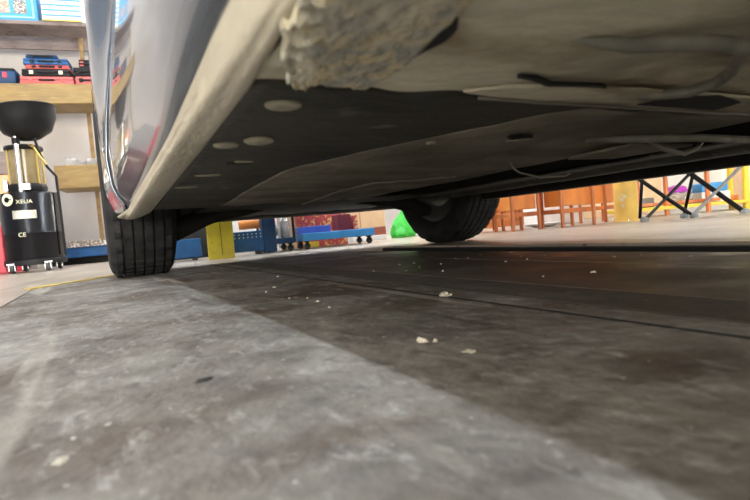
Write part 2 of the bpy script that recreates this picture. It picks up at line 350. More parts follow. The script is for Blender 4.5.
def side_panel(ys, mirror=False, inset=0.0):
    bm = B(); rows = []
    for y in ys:
        zb = None
        if isinstance(y, tuple): y, zb = y
        rows.append([((2 * XC - sideX(yy, z)) if mirror else sideX(yy, z), yy, z) for yy, z in side_cols(y, zb)])
    add_grid(bm, rows)
    return bm
def frange(a, b, n): return [a + (b - a) * i / (n - 1) for i in range(n)]
def archY(c, s0, s1):
    return [c + RARCH * 0.9995 * math.sin(a) for a in frange(s0, s1, 25)]
GAP = 0.004
GY = 1.45
def bodyside(mirror):
    nm = []
    def P(name, ys, m='silver'):
        o = cpart(name, side_panel(ys, mirror), m, solid=0.003, off=0); return o
    P('front_door', frange(0.22, GY - GAP, 40)); P('rear_door', frange(-0.28, 0.21, 14))
    P('front_fender', [GY + GAP] + frange(1.49, YA - RARCH - .001, 8) + archY(YA, -PI / 2, PI / 2) + frange(YA + RARCH + .001, 2.32, 3))
    P('rear_quarter_panel', frange(-1.25, YR - RARCH - .001, 8) + archY(YR, -PI / 2, PI / 2))
bodyside(False); bodyside(True)
for mirror in (False, True):
    bm = B(); rows = []
    for k in range(25):
        z = .21 + .70 * k / 24; xd = interp(DOOR, z); xs = [xd + .004, xd - .0052]
        if mirror: xs = [2 * XC - x for x in xs]
        rows.append([(xs[0], GY - .002, z), (xs[1], GY + .003, z)])
    add_grid(bm, rows); cpart('door_gap_seal', bm, 'black', smooth=False)  # black strip stands in for the shade inside the door gap
    bm = B(); rows = []
    for k in range(25):
        z = .21 + .70 * k / 24; x = interp(DOOR, z) + .010; x = 2 * XC - x if mirror else x
        rows.append([(x, .16, z), (x, .26, z)])
    add_grid(bm, rows); cpart('door_gap_seal', bm, 'black', smooth=False)  # black inner strip added behind the rear gap to keep it dark

# sill: from door bottom edge down around to the pinch edge
def sill_section(y):
    tf = smooth01((y - 0.3) / 1.3)
    a = (sideX(y, sillA(y)) + 0.0005, sillA(y) + 0.002)
    c = (interp([(.2, .0835), (.27, .0885), (.336, .0945), (.58, .103), (1.65, .131)], y), lerp(.200, .198, tf))
    b = (lerp(.074, .072, tf), lerp(.2075, .182, tf)) if False else (lerp(.0765, .070, tf), lerp(.2035, .182, tf))
    return [a, (a[0] + .0015, a[1] - .006), (lerp(a[0], b[0], .6) + .001, lerp(a[1], b[1], .65)), b, (lerp(b[0], c[0], .4), lerp(b[1], c[1], .15) - .001), (c[0] - .003, c[1] - .001), (c[0] + .002, c[1] + .001), (c[0] + .006, c[1] + .018)]
def chaikin(p):
    for _ in range(2):
        q2 = [p[0]]
        for a, b in zip(p, p[1:]): q2 += [(a[0] * .75 + b[0] * .25, a[1] * .75 + b[1] * .25), (a[0] * .25 + b[0] * .75, a[1] * .25 + b[1] * .75)]
        p = q2 + [p[-1]]
    return p
for mirror in (False, True):
    bm = B(); rows = []
    for y in frange(-0.27, YA - RARCH, 60):
        rows.append([((2 * XC - x) if mirror else x, y, z) for x, z in chaikin(sill_section(y))])
    add_grid(bm, rows); cpart('sill', bm, 'sill' if not mirror else 'dark', solid=0.004, off=0)

# hood / roof / bumpers
def cross(y, zt, inset=0.0, n=14):
    xl = sideX(y, zt) + inset
    return [(lerp(xl, 2 * XC - xl, k / n), y, zt + 0.05 * math.sin(PI * k / n) ** 0.6) for k in range(n + 1)]
bm = B(); add_grid(bm, [cross(y, beltZ(y)) for y in frange(1.45, 2.60, 12)]); cpart('hood', bm, 'silver', solid=0.01)
bm = B(); rows = []
for y, z in ((1.5, .92), (1.05, 1.27), (0.75, 1.33), (0.1, 1.36), (-0.6, 1.32), (-0.95, 1.25), (-1.2, .95)):
    ins = lerp(0.02, 0.17, smooth01((z - .92) / .42)); xl = .12 + ins
    rows.append([(lerp(xl, 2 * XC - xl, k / 10), y, z + (0.035 * math.sin(PI * k / 10) if z > 1 else 0)) for k in range(11)])
bm2 = B(); add_grid(bm2, rows[1:-1]); cpart('roof', bm2, 'silver', solid=0.012)
bm2 = B(); add_grid(bm2, rows[:2]); cpart('windscreen', bm2, 'glass', solid=0.006)
bm2 = B(); add_grid(bm2, rows[-2:]); cpart('rear_window', bm2, 'glass', solid=0.006); bm.free()
for s in (0, 1):
    mx = lambda x: 2 * XC - x if s else x
    def win(ys):
        b_ = B(); r = []
        for y in ys:
            zt = interp([(-1.2, .95), (-.95, 1.25), (-.6, 1.32), (.1, 1.36), (.75, 1.33), (1.05, 1.27), (1.5, .93)], y)
            ins = lerp(0.02, 0.17, smooth01((zt - .92) / .42)); r.append([(mx(lerp(sideX(y, .92), .12 + ins, t)), y, lerp(.92, zt, t)) for t in (0, .25, .5, .75, 1)])
        add_grid(b_, r); return b_
    cpart('side_window', win(frange(0.27, 1.44, 9)), 'glass', solid=0.006)
    cpart('side_window', win(frange(-0.55, 0.19, 7)), 'glass', solid=0.006)
    cpart('pillar', win([0.19, 0.27]), 'blkplastic', solid=0.012); cpart('pillar', win(frange(-1.19, -0.55, 6)), 'silver', solid=0.012)
    b_ = B(); add_box(b_, (mx(-0.03), 1.28, .98), (.13, .09, .1), bev=.02); cpart('wing_mirror', b_, 'silver')
    for yy in (1.0 - .55, -.1):
        b_ = B(); add_box(b_, (mx(sideX(yy, .74) - .012), yy, .74), (.02, .14, .022), bev=.006); cpart('door_handle', b_, 'silver')
    b_ = B(); add_box(b_, (mx(.17), 2.50, .60), (.22, .12, .10), bev=.03); cpart('headlamp', b_, 'clearlens')
    b_ = B(); add_box(b_, (mx(.16), -1.22, .80), (.14, .10, .20), bev=.03); cpart('tail_lamp', b_, 'redlens')
# front bumper
bm = B(); rows = []
for k in range(25):
    u = k / 24 * 2 - 1
    def fr(u, z):
        e = abs(u) ** 5; hw = XC - sideX(2.33, max(z, .25)) - 0.003
        bulge = interp([(.17, .0), (.20, .03), (.30, .055), (.5, .045), (.72, .0)], z)
        return (XC + hw * (abs(u) ** 0.85) * (1 if u > 0 else -1), 2.36 + (0.19 + bulge) * (1 - e * abs(u)) * (1 - .25 * u * u), z)
    rows.append([(fr(u, .19)[0] * .96 + XC * .04, fr(u, .19)[1] - .12,   .200), fr(u, .190)] + [fr(u, z) for z in (.20, .24, .28, .30, .38, .46, .55, .63, .70)])
bm2 = B(); add_grid(bm2, [r[:5] for r in rows]); cpart('bumper_lip', bm2, 'dark', solid=0.006)
add_grid(bm, [r[4:] for r in rows]); cpart('front_bumper', bm, 'silver', solid=0.01)
bm = B(); add_box(bm, (XC, 2.585, .33), (.8, .05, .12), bev=.02); cpart('air_intake', bm, 'blkplastic')
bm = B(); rows = []
for k in range(17):
    u = k / 16 * 2 - 1; rows.append([(XC + (XC - .1) * u, -1.26 - .12 * (1 - u ** 4) + (.05 if z < .3 else 0), z) for z in (.24, .3, .4, .5, .6, .7, .8, .93)])
add_grid(bm, rows); cpart('rear_bumper', bm, 'silver', solid=0.012)
# interior floor/firewall blocker
bm = B(); add_box(bm, (XC, 0.45, .40), (1.26, 3.35, .02)); cpart('cabin_floor', bm, 'dark', smooth=False)

# ---- underside
def nz(x, y, s, a, seed=0): return a * noise.noise(V((x * s + seed, y * s, seed * 1.7)))
def tray_z(x, y):
    z = 0.200
    # shallow swages and a fold running across
    e = (x - 0.12) / 0.30 - (0.80 - y) / 0.42        # >0 : beyond the diagonal fold
    z += 0.006 * smooth01(e * 1.8) - 0.004 * smooth01((x - .48) / .1)
    z += nz(x, y, 7, .003) + nz(x, y, 18, .0012, 3)
    z += 0.006 * math.exp(-((x - 0.56 - 0.15 * (y - .4)) / 0.018) ** 2)
    return z
YE = lambda x: 0.336 + 0.004 * math.sin(x * 40) + 0.003 * math.sin(x * 97)
bm = B(); rows = []
for j in range(90):
    t = j / 89; row = []
    for i in range(60):
        s = i / 59; y0 = YE(lerp(.09, .80, s)); y = lerp(y0, 1.64, t ** 1.5)
        xl = lerp(.097, .138, smooth01((y - .34) / 1.2)); xr = .80 + 0.02 * math.sin(y * 9)
        x = lerp(xl, xr, s); z = tray_z(x, y)
        if s > .96: z += (s - .96) * .6
        if t < 0.004: z += .004
        row.append((x, y, z))
    rows.append(row)
add_grid(bm, rows); tray = cpart('undertray', bm, 'tray', solid=0.003)
tray['label'] = 'black plastic undertray with round plugs'
# engine-bay part of the tray, between the wheels, rising a little toward the bumper
bm = B(); rows = []
for y in frange(1.60, 2.47, 20): rows.append([(lerp(.30, 1.23, s), y, .208 - .006 * math.sin((y - 1.6) * 2) + nz(s * 3, y, 5, .006)) for s in frange(0, 1, 20)])
add_grid(bm, rows); cpart('engine_undertray', bm, 'tray', solid=0.004)
# browner panel: fold-over shield that sits below the tray on the far half
def shield(x, y): return tray_z(x, y) - .0035
bm = B(); rows = []
for j in range(50):
    t = j / 49; row = []
    for i in range(50):
        s = i / 49
        # a strip bounded by the diagonal fold on the near/left side
        y = lerp(.352, 1.60, t)
        xa = interp([(.345, .451), (.387, .40), (.476, .362), (.547, .338), (.657, .30), (.827, .275), (1.1, .29), (1.45, .325)], y); xb = .785 + .012 * math.sin(y * 11)
        x = lerp(xa, xb, s); row.append((x, y, shield(x, y) + .0028 * (1 - smooth01(s * 8))))
    rows.append(row)
add_grid(bm, rows); cpart('heat_shield', bm, 'tray2', solid=0.002)
bm = B(); add_tube(bm, [(.60, 1.62, .194), (.515, 1.12, .193), (.516, .95, .192), (.60, .93, .192), (.70, .91, .194)], .0025, 8); cpart('shield_edge', bm, 'cuff')
# plugs and slots
def disc(x, y, r, m, name, dz=-.002, asp=.75, droop=0.0):
    bm = B(); z = tray_z(x, y) + dz; n = 24
    prof = [(r, 0.001), (r, -.001), (r * .85, -.0025), (0.0005, -.0025)]
    add_lathe(bm, prof, (0, 0, 0), n); bmesh.ops.transform(bm, matrix=Matrix.Translation((x, y, z)) @ Matrix.Rotation(droop, 4, 'X') @ Matrix.Diagonal((1, asp, 1, 1)), verts=bm.verts[:])
    return cpart(name, bm, m)
disc(.132, .377, .0145, 'plug', 'drain_plug', asp=.8); disc(.150, .512, .0155, 'plug', 'drain_plug', -.004, .8, -.06); disc(.124, .545, .0135, 'plug', 'drain_plug', asp=.8)
disc(.168, .675, .018, 'black', 'drain_hole', -.0008, .6); disc(.171, .660, .013, 'plug', 'drain_plug', -.0006, .3)
disc(.150, .80, .020, 'plug', 'drain_plug', -.001, .4); disc(.150, 1.02, .022, 'plug', 'drain_plug', -.001, .4)
disc(.480, .485, .020, 'black', 'drain_hole', -.0085, .5)
bm = B(); add_tube(bm, [(.462, .492, .193), (.468, .476, .192), (.48, .470, .192), (.492, .474, .1925)], .0012, 6); cpart('hole_rim', bm, 'cuff')
disc(.352, .498, .008, 'plug', 'bolt_head', -.008, .7)

# beige floor pan behind the tray's edge
def pan_z(x, y):
    z = 0.2055 + nz(x, y, 9, .003, 5) + nz(x, y, 22, .0014, 9)
    z += 0.010 * smooth01((x - .30) / .12) * (1 - smooth01((y - .262) / .02))      # recess beyond the slot
    z += 0.004 * math.sin((x * .5 + y) * 26) * smooth01((x - .15) / .1) * .5
    return z
bm = B(); rows = []
for y in frange(-.28, .350, 70):
    rows.append([(x, y, pan_z(x, y)) for x in frange(.096, 1.43, 110)])
add_grid(bm, rows); fp = cpart('floor_pan', bm, 'pan', solid=0.003); fp['label'] = 'dusty beige floor pan'
# flange strip along the joint, with the black slot above it
def ribbon(pts, w0, m, name, zoff=0, th=.0025):
    bm = B(); rows = []
    for x, y, z in pts: rows.append([(x, y - w0 / 2, z + zoff), (x, y + w0 / 2, z + zoff)])
    add_grid(bm, rows); return cpart(name, bm, m, solid=th)
def strip(pa, pb, m, name, z0, n=16, th=.0025, amp=.0):
    """ribbon between two polylines given as (x, y) lists"""
    bm = B(); rows = []
    def samp(pl, t):
        k = t * (len(pl) - 1); i = min(int(k), len(pl) - 2); f = k - i
        return tuple(lerp(a, b, f) for a, b in zip(pl[i], pl[i + 1]))
    for i in range(n + 1):
        a, b = samp(pa, i / n), samp(pb, i / n); row = []
        for k in range(7):
            s = k / 6; row.append((lerp(a[0], b[0], s), lerp(a[1], b[1], s), z0 + nz(lerp(a[0], b[0], s), lerp(a[1], b[1], s), 30, amp)))
        rows.append(row)
    add_grid(bm, rows); return cpart(name, bm, m, solid=th)
strip([(.272, .272), (.290, .272), (.303, .277), (.316, .282), (.342, .279), (.367, .277), (.378, .281)], [(.274, .276), (.290, .278), (.303, .283), (.318, .289), (.342, .285), (.367, .282), (.379, .283)], 'black', 'panel_slot', .1985)
strip([(.262, .323), (.29, .302), (.33, .289), (.42, .287), (.52, .285), (.8, .285)], [(.27, .326), (.31, .331), (.36, .332), (.45, .336), (.55, .338), (.8, .34)], 'pan', 'panel_flange', .2005, amp=.0012)
strip([(.285, .330), (.40, .334), (.60, .338), (.80, .34)], [(.285, .333), (.40, .3375), (.60, .342), (.80, .345)], 'cuff', 'tray_lip', .1985, amp=.0008)
# crack beside the crusted bracket
strip([(.165, .308), (.167, .296), (.167, .284), (.167, .264), (.164, .243), (.161, .227), (.157, .210), (.156, .198)], [(.174, .308), (.174, .296), (.172, .284), (.172, .264), (.1725, .246), (.1755, .227), (.1715, .212), (.163, .200)], 'black', 'panel_crack', .1975, th=.001)
# crusted jack bracket: corrugated, jagged front edge
BL = lambda y: interp([(.0, .078), (.20, .081), (.23, .083), (.255, .091), (.295, .108), (.317, .122)], y)
bm = B(); rows = []
for j in range(60):
    t = j / 59; row = []
    for i in range(50):
        s = i / 49
        front = interp([(0, .308), (.10, .314), (.22, .301), (.45, .302), (.62, .304), (.78, .311), (.92, .312), (1, .296)], s) + .003 * noise.noise(V((s * 14, 3, 1)))
        y = lerp(-.02, front, t); xl = BL(y) + .003 * noise.noise(V((y * 60, 1, 5))); xr = interp([(-.02, .14), (.15, .152), (.205, .161), (.235, .166), (.268, .170), (.30, .170), (.33, .174)], y) + .0025 * noise.noise(V((y * 60, 7, 2)))
        x = lerp(xl, xr, s)
        z = .1950 + .0028 * math.sin((y * 1.0 + x * .6) * 300) * (1 - smooth01((s - .22) / .22)) + nz(x, y, 40, .0016, 2) + nz(x, y, 120, .0004, 4) + .004 * s
        z -= .003 * smooth01((t - .6) / .4)
        row.append((x, y, z))
    rows.append(row)
add_grid(bm, rows); br = cpart('jack_bracket', bm, 'crust', solid=0.004); br['label'] = 'mud-crusted corrugated jacking bracket'
# lines / tubes on the floor pan, upper right
bm = B(); add_tube(bm, [(.268, .222, .206), (.280, .210, .200), (.292, .200, .196), (.306, .190, .195), (.334, .182, .195), (.42, .172, .195)], [.002, .004, .005, .0055, .0055, .0055], 14); cpart('fuel_line', bm, 'tube')
bm = B(); add_tube(bm, [(.455, .305, .202), (.461, .294, .198), (.476, .271, .196), (.471, .247, .196), (.443, .220, .196), (.410, .199, .196), (.383, .181, .197)], .0048, 14); cpart('fuel_line', bm, 'tube')
bm = B(); add_prism(bm, [(.47, .318), (.485, .285), (.53, .274), (.60, .290), (.61, .322)], .1955, .1965); cpart('pan_opening', bm, 'black', smooth=False)
# hanging straps (loops) at the tunnel edge
bm = B(); add_tube(bm, [(0.644, 0.680, 0.191), (0.652, 0.680, 0.180), (0.666, 0.680, 0.173), (0.714, 0.680, 0.163), (0.779, 0.680, 0.164), (0.792, 0.680, 0.168)], .0018, 8); cpart('hanger_strap', bm, 'cuff')
bm = B(); add_tube(bm, [(0.726, 0.480, 0.197), (0.740, 0.480, 0.189), (0.770, 0.480, 0.179), (0.821, 0.480, 0.172), (0.855, 0.480, 0.181), (0.873, 0.480, 0.194)], .0035, 8); cpart('hanger_strap', bm, 'cuff')
bm = B(); add_prism(bm, [(.70, .49), (.86, .49), (.84, .62), (.72, .62)], .186, .190); cpart('hanger_plate', bm, 'tray2')
bm = B(); add_tube(bm, [(.62, .50, .198), (.683, .461, .191), (.80, .443, .190), (.97, .455, .190), (1.3, .46, .20)], .006, 10); cpart('brake_cable', bm, 'tube')
# tunnel, exhaust, right tray
bm = B(); rows = []
for y in frange(.34, 1.7, 20): rows.append([(x, y, z) for x, z in ((.80, .205), (.81, .27), (.87, .30), (.97, .30), (1.03, .27), (1.04, .205))])
add_grid(bm, rows); cpart('tunnel', bm, 'dark', solid=.004)
bm = B(); add_tube(bm, [(.92, -.9, .25), (.92, .4, .25), (.92, 1.2, .24), (.86, 1.8, .25)], .03, 16); cpart('exhaust_pipe', bm, 'tube')
bm = B(); rows = []
for y in frange(.34, 1.64, 30): rows.append([(x, y, .200 + nz(x, y, 8, .004, 8) - (.012 if 1.16 < x < 1.22 else 0)) for x in frange(1.04, 1.425, 20)])
add_grid(bm, rows); cpart('right_undertray', bm, 'tray', solid=.003)
bm = B(); add_box(bm, (1.405, .75, .185), (.045, 1.78, .03), bev=.006); cpart('sill_trim', bm, 'dark')
bm = B(); add_tube(bm, [(.20, 1.93, .152), (.23, 1.93, .148), (.28, 1.94, .166), (.36, 1.95, .190), (.55, 1.93, .215)], [.03, .040, .036, .028, .02], 14)
cpart('control_arm', bm, 'dark')
bm = B(); add_tube(bm, [(1.30, 1.90, .150), (1.25, 1.90, .158), (1.19, 1.90, .185), (1.10, 1.90, .20), (.95, 1.90, .22)], [.02, .036, .034, .024, .02], 14)
cpart('control_arm', bm, 'dark')
for s in (0, 1):   # wheel-arch liners
    mx = lambda x: 2 * XC - x if s else x
    for c in (YA, YR):
        bm = B(); rows = []
        for k in range(21):
            a = -PI / 2 * 1.0 + PI * k / 20; rows.append([(mx(x), c + (RARCH + .002) * math.sin(a), .30 + (RARCH + .002) * math.cos(a)) for x in (.05, .3)])
        add_grid(bm, [[(mx(.05), rows[0][0][1], .21), (mx(.3), rows[0][0][1], .21)]] + rows + [[(mx(.05), rows[-1][0][1], .19), (mx(.3), rows[-1][0][1], .19)]])
        cpart('wheel_arch_liner', bm, 'dark', solid=.003)
        bm = B(); add_box(bm, (mx(.31), c, .42), (.01, .66, .42)); cpart('inner_wheel_wall', bm, 'dark', smooth=False)

# wheels
def wheel(cx, cy, outer):     # outer = -1 for left side (outer face toward -x)
    wdt = .192
    wl = obj('wheel', (lambda b: add_lathe(b, [(.030, -wdt * .30), (.165, -wdt * .30), (.196, -wdt * .40), (.200, -wdt * .40), (.192, -wdt * .2), (.185, wdt * .38), (.200, wdt * .40), (.196, wdt * .36), (.05, wdt * .05)], axis='X', n=48))(B()), 'rim', car, loc=(cx - XC, cy - .6, RW), smooth=True)
    if outer > 0: wl.rotation_euler = (0, 0, PI)
    # tyre: carcass with grooves
    hw = wdt / 2; R = RW
    prof = [(.198, -hw * .78), (.225, -hw * 1.02), (.255, -hw * 1.06), (.280, -hw * .99), (R - .008, -hw * .88)]
    g = [-.62, -.30, .0, .30, .62]; gw = .0036; base = R - .009
    xs = -hw * .84; prof.append((R - .003, xs))
    for c in g:
        x0 = c * hw; prof += [(R, x0 - gw), (base, x0 - gw * .8), (base, x0 + gw * .8), (R, x0 + gw)]
    prof += [(R - .003, hw * .84), (R - .008, hw * .88), (.280, hw * .99), (.255, hw * 1.06), (.225, hw * 1.02), (.198, hw * .78)]
    bm = B(); n = 120; rings = []
    for (r, h) in prof:
        rings.append([bm.verts.new((h, r * math.cos(2 * PI * k / n), r * math.sin(2 * PI * k / n))) for k in range(n)])
    m = len(rings)
    # sipes across the shoulder ribs: sink the shoulder ring at every 4th step
    for i, (r, h) in enumerate(prof):
        if r > R - .0085 and abs(h) > hw * .64:
            for k in range(0, n, 4): rings[i][k].co = V((h, (r - .006) * math.cos(2 * PI * k / n), (r - .006) * math.sin(2 * PI * k / n)))
    for i in range(m):
        A, D = rings[i], rings[(i + 1) % m]
        for k in range(n): bm.faces.new((A[k], A[(k + 1) % n], D[(k + 1) % n], D[k]))
    # fine sipes as raised lateral bars on centre ribs
    for k in range(n):
        a = 2 * PI * (k + .5) / n
        if k % 2 == 0:
            for c in (-.46, -.15, .15, .46):
                mt = Matrix.Translation((c * hw, 0, 0)) @ Matrix.Rotation(a, 4, 'X')
                add_box(bm, (0, 0, R + .0002), (.024, .0105, .0022), mtx=mt)
    obj('tyre', bm, 'rubber', wl, smooth=True)
    bm = B(); add_lathe(bm, [(.02, .03), (.13, .03), (.13, .045), (.02, .045)], axis='X', n=36); obj('brake_disc', bm, 'chrome', wl, smooth=True)
    bm = B()
    for k in range(5):
        a = 2 * PI * k / 5; add_box(bm, (-wdt * .32, 0, .11), (.02, .035, .17), mtx=Matrix.Rotation(a, 4, 'X'))
    obj('spokes', bm, 'rim', wl)
    bm = B(); add_lathe(bm, [(.001, -wdt * .36), (.03, -wdt * .36), (.035, -wdt * .3), (.001, -wdt * .3)], axis='X', n=20); obj('hub_cap', bm, 'rim', wl, smooth=True)
    return wl
WX = .115
wheel(WX, YA, -1); wheel(1.418, YA - .04, 1); wheel(WX + .01, YR, -1); wheel(2 * XC - WX - .01, YR, 1)

# ---------------------------------------------------------------- grit on the plates
random.seed(3)
def crumb(x, y, s, flat, name, m, label, cat, group=None):
    bm = B(); bmesh.ops.create_icosphere(bm, subdivisions=3, radius=1)
    sd = random.random() * 50
    for v in bm.verts:
        k = 1 + .75 * noise.noise(v.co * 1.5 + V((sd, 0, 0))) + .35 * noise.noise(v.co * 4 + V((0, sd, 0))); v.co = V((v.co.x * k * s, v.co.y * k * s * .7, max(-.2, v.co.z * k) * s * flat))
    zmin = min(v.co.z for v in bm.verts)
    return tag(obj(name, bm, m, loc=(x, y, -zmin), rz=random.random() * 3), label, cat, group)
crumb(.395, .556, .0085, .45, 'dirt_clump', 'stone', 'largest pale dirt clump lying across the dark plate groove', 'dirt clump')
crumb(.228, .360, .0042, .7, 'dirt_clump', 'stone', 'pale rounded crumb at the edge of the bright floor strip', 'dirt clump')
crumb(.236, .352, .0022, .8, 'dirt_clump', 'stone', 'tiny pale crumb just right of the rounded crumb', 'dirt clump')
crumb(.235, .306, .0050, .25, 'dirt_flake', 'stone', 'flat pale flake on the shaded steel plate below the crumbs', 'dirt flake')
crumb(.055, .383, .0065, .15, 'dark_flake', 'leaf', 'dark flat flake in the middle of the grey steel plate', 'flake')
crumb(-.028, .290, .0048, .10, 'paint_chip', 'stone', 'pale paint chip on the grey plate at the lower left', 'paint chip')
for k in range(34):
    x, y = random.choice([(random.uniform(.42, .97), random.uniform(.45, 1.5)), (random.uniform(.2, .39), random.uniform(.4, 1.2)), (random.uniform(.55, .95), random.uniform(.5, 1.1))])
    crumb(x, y, random.uniform(.0012, .0034), .6, 'grit', 'stone', 'small pale grit crumb on the dark floor under the car', 'grit', 'grit crumbs under the car')

# ---------------------------------------------------------------- left: oil drainer, shelves
dr = thing('oil_drainer', 'black wheeled waste oil drainer with funnel bowl and clear cylinder', 'oil drainer', (-.385, 3.95, 0), RA)
Rd = .165
bm = B(); add_lathe(bm, [(.02, .075), (Rd - .004, .075), (Rd, .082), (Rd, .24), (Rd + .003, .245), (Rd, .25), (Rd, .49), (Rd - .006, .50), (Rd - .03, .505), (.02, .508)], n=48); obj('tank', bm, 'blkpaint', dr, smooth=True)
bm = B(); add_lathe(bm, [(.02, .045), (.168, .045), (.172, .05), (.172, .075), (.17, .08), (.02, .08)], n=40); obj('base_plate', bm, 'blkplastic', dr, smooth=True)
for a in (-.95, -2.2, .9, 2.2):
    cx, cy = .165 * math.cos(a), .165 * math.sin(a)
    bm = B(); add_box(bm, (cx, cy, .058), (.05, .035, .008)); add_box(bm, (cx - .016, cy, .04), (.004, .035, .045)); add_box(bm, (cx + .016, cy, .04), (.004, .035, .045)); cc = obj('caster', bm, 'chrome', dr)
    bm = B(); add_lathe(bm, [(.003, -.011), (.027, -.011), (.029, 0), (.027, .011), (.003, .011)], (cx, cy, .0295), 20, 'X'); obj('caster_wheel', bm, 'caster', cc, smooth=True)
bm = B(); add_lathe(bm, [(.085, .56), (.088, .56), (.088, .78), (.085, .78)], (.0, 0, 0), 32, closed=True); obj('cylinder', bm, 'jar', dr, smooth=True)
bm = B(); add_lathe(bm, [(.01, .775), (.102, .775), (.108, .785), (.105, .80), (.06, .812), (.01, .815)], n=32); obj('cylinder_lid', bm, 'blkplastic', dr, smooth=True)
bm = B(); add_lathe(bm, [(.01, .51), (.105, .51), (.11, .535), (.10, .56), (.01, .56)], n=32); obj('cylinder_base', bm, 'blkplastic', dr, smooth=True)
for a in (.5, 1.9, -.6, -2.55):
    bm = B(); add_tube(bm, [(.097 * math.cos(a), .097 * math.sin(a), .55), (.097 * math.cos(a), .097 * math.sin(a), .785)], .005, 8); obj('rod', bm, 'brass', dr, smooth=True)
bm = B(); add_tube(bm, [(-.005, -.125, .50), (-.005, -.125, .86)], .0145, 16); obj('pole', bm, 'chrome', dr, smooth=True)
bm = B(); add_tube(bm, [(-.005, -.125, .80), (-.005, -.125, .835)], .022, 16); obj('pole_collar', bm, 'blkplastic', dr, smooth=True)
bm = B(); add_lathe(bm, [(.02, .0), (.06, .0), (.125, .03), (.160, .085), (.168, .13), (.173, .135), (.166, .14), (.155, .10), (.12, .045), (.05, .02), (.02, .02)], n=40)
bmesh.ops.transform(bm, matrix=Matrix.Translation((.058, -.08, .835)) @ Matrix.Rotation(math.radians(-5), 4, 'Y') @ Matrix.Diagonal((1.05, 1.02, 1.42, 1)), verts=bm.verts[:]); obj('funnel_bowl', bm, 'blkplastic', dr, smooth=True)
bm = B(); add_tube(bm, [(.05, -.1, .85), (.085, -.11, .86), (.095, -.11, .82), (.11, -.10, .74), (.135, -.07, .66), (.175, -.05, .60), (.178, -.05, .30), (.178, -.05, .09)], .008, 10); obj('hose', bm, 'blkplastic', dr, smooth=True)
bm = B(); add_tube(bm, [(.07, -.09, .80), (.10, -.11, .74), (.14, -.11, .67)], .006, 8); add_tube(bm, [(.05, -.09, .80), (.09, -.12, .77), (.125, -.12, .70)], .004, 8); obj('suction_wand', bm, 'brass', dr, smooth=True)
bm = B(); add_box(bm, (.03, -.15, .53), (.05, .03, .04), bev=.004); obj('valve', bm, 'chrome', dr)
bm = B(); add_box(bm, (-.09, -.10, .545), (.025, .03, .07), bev=.004); obj('valve', bm, 'chrome', dr)
def on_tank(a, z, r=Rd + .001): return (r * math.sin(a), -r * math.cos(a), z)
def curved_patch(a0, a1, z0, z1, r): 
    b_ = B(); add_grid(b_, [[on_tank(lerp(a0, a1, k / 8), z, r) for z in (z0, z1)] for k in range(9)]); return b_
o = obj('label_plate', curved_patch(-.36, .42, .335, .385, Rd + .0015), 'silverlabel', dr, solid=.001)
b_ = B(); add_lathe(b_, [(.0005, 0), (.038, 0), (.038, .001), (.0005, .001)], n=28); bmesh.ops.transform(b_, matrix=Matrix.Translation((-.078, -Rd * .885 - .004, .455)) @ Matrix.Rotation(-.49, 4, 'Z') @ Matrix.Rotation(PI / 2, 4, 'X'), verts=b_.verts[:]); obj('round_logo', b_, 'cream', dr)
b_ = B(); add_lathe(b_, [(.0005, 0), (.017, 0), (.017, .001), (.0005, .001)], n=24); add_box(b_, (.021, 0, .0005), (.02, .006, .001)); bmesh.ops.transform(b_, matrix=Matrix.Translation((-.082, -Rd * .885 - .0055, .455)) @ Matrix.Rotation(-.49, 4, 'Z') @ Matrix.Rotation(PI / 2, 4, 'X'), verts=b_.verts[:]); obj('logo_mark', b_, 'blkpaint', dr)
text_part('brand_text', 'XEUA', .034, 'cream', dr, (.012, -Rd - .002, .438), (PI / 2, 0, .07))
text_part('mark_text', 'CE', .036, 'cream', dr, (-.018, -Rd - .002, .235), (PI / 2, 0, -.1))

# shelving unit: thick ochre shelf boards on a frame
def rb(u, v, z): x, y = room(u, v); return (x, y, z)
def uv(x, y): return (x * math.cos(RA) + y * math.sin(RA), -x * math.sin(RA) + y * math.cos(RA))
sh = thing('shelving_unit', 'wooden wall shelving with thick ochre shelf boards and a brown post', 'shelving', (-.25, 4.72, 0), RA)
SWL, SWR = -.75, .42
bm = B(); add_box(bm, ((SWL + SWR) / 2, .17, 1.355), (SWR - SWL, .34, .155), bev=.006); obj('shelf_board', bm, 'ocher', sh)
bm = B(); add_box(bm, ((-.03 + SWR) / 2, .17, .70), (SWR + .03, .34, .185), bev=.006); obj('shelf_board', bm, 'ocher', sh)
bm = B(); add_box(bm, ((SWL + SWR) / 2, .13, 1.90), (SWR - SWL, .26, .03), bev=.004); obj('top_shelf', bm, 'dirtywood', sh)
bm = B(); add_box(bm, (.205, .35, 1.0), (.03, .03, 2.0)); obj('post', bm, 'post', sh)
bm = B(); add_box(bm, (-.72, .35, 1.0), (.03, .03, 2.0)); obj('post', bm, 'post', sh)
bm = B(); add_box(bm, ((SWL + SWR) / 2, .40, 1.95), (SWR - SWL, .02, .24)); obj('back_board', bm, 'dirtywood', sh)
bm = B(); add_box(bm, (.10, .12, .098), (.60, .10, .085), bev=.008); obj('blue_kick_beam', bm, 'blue', sh)
bm = B(); add_box(bm, (.10, .2, .03), (.6, .05, .06)); obj('plinth', bm, 'dark', sh)
bm = B(); add_box(bm, (.10, .16, .165), (.60, .20, .05)); obj('low_rail', bm, 'photo', sh)

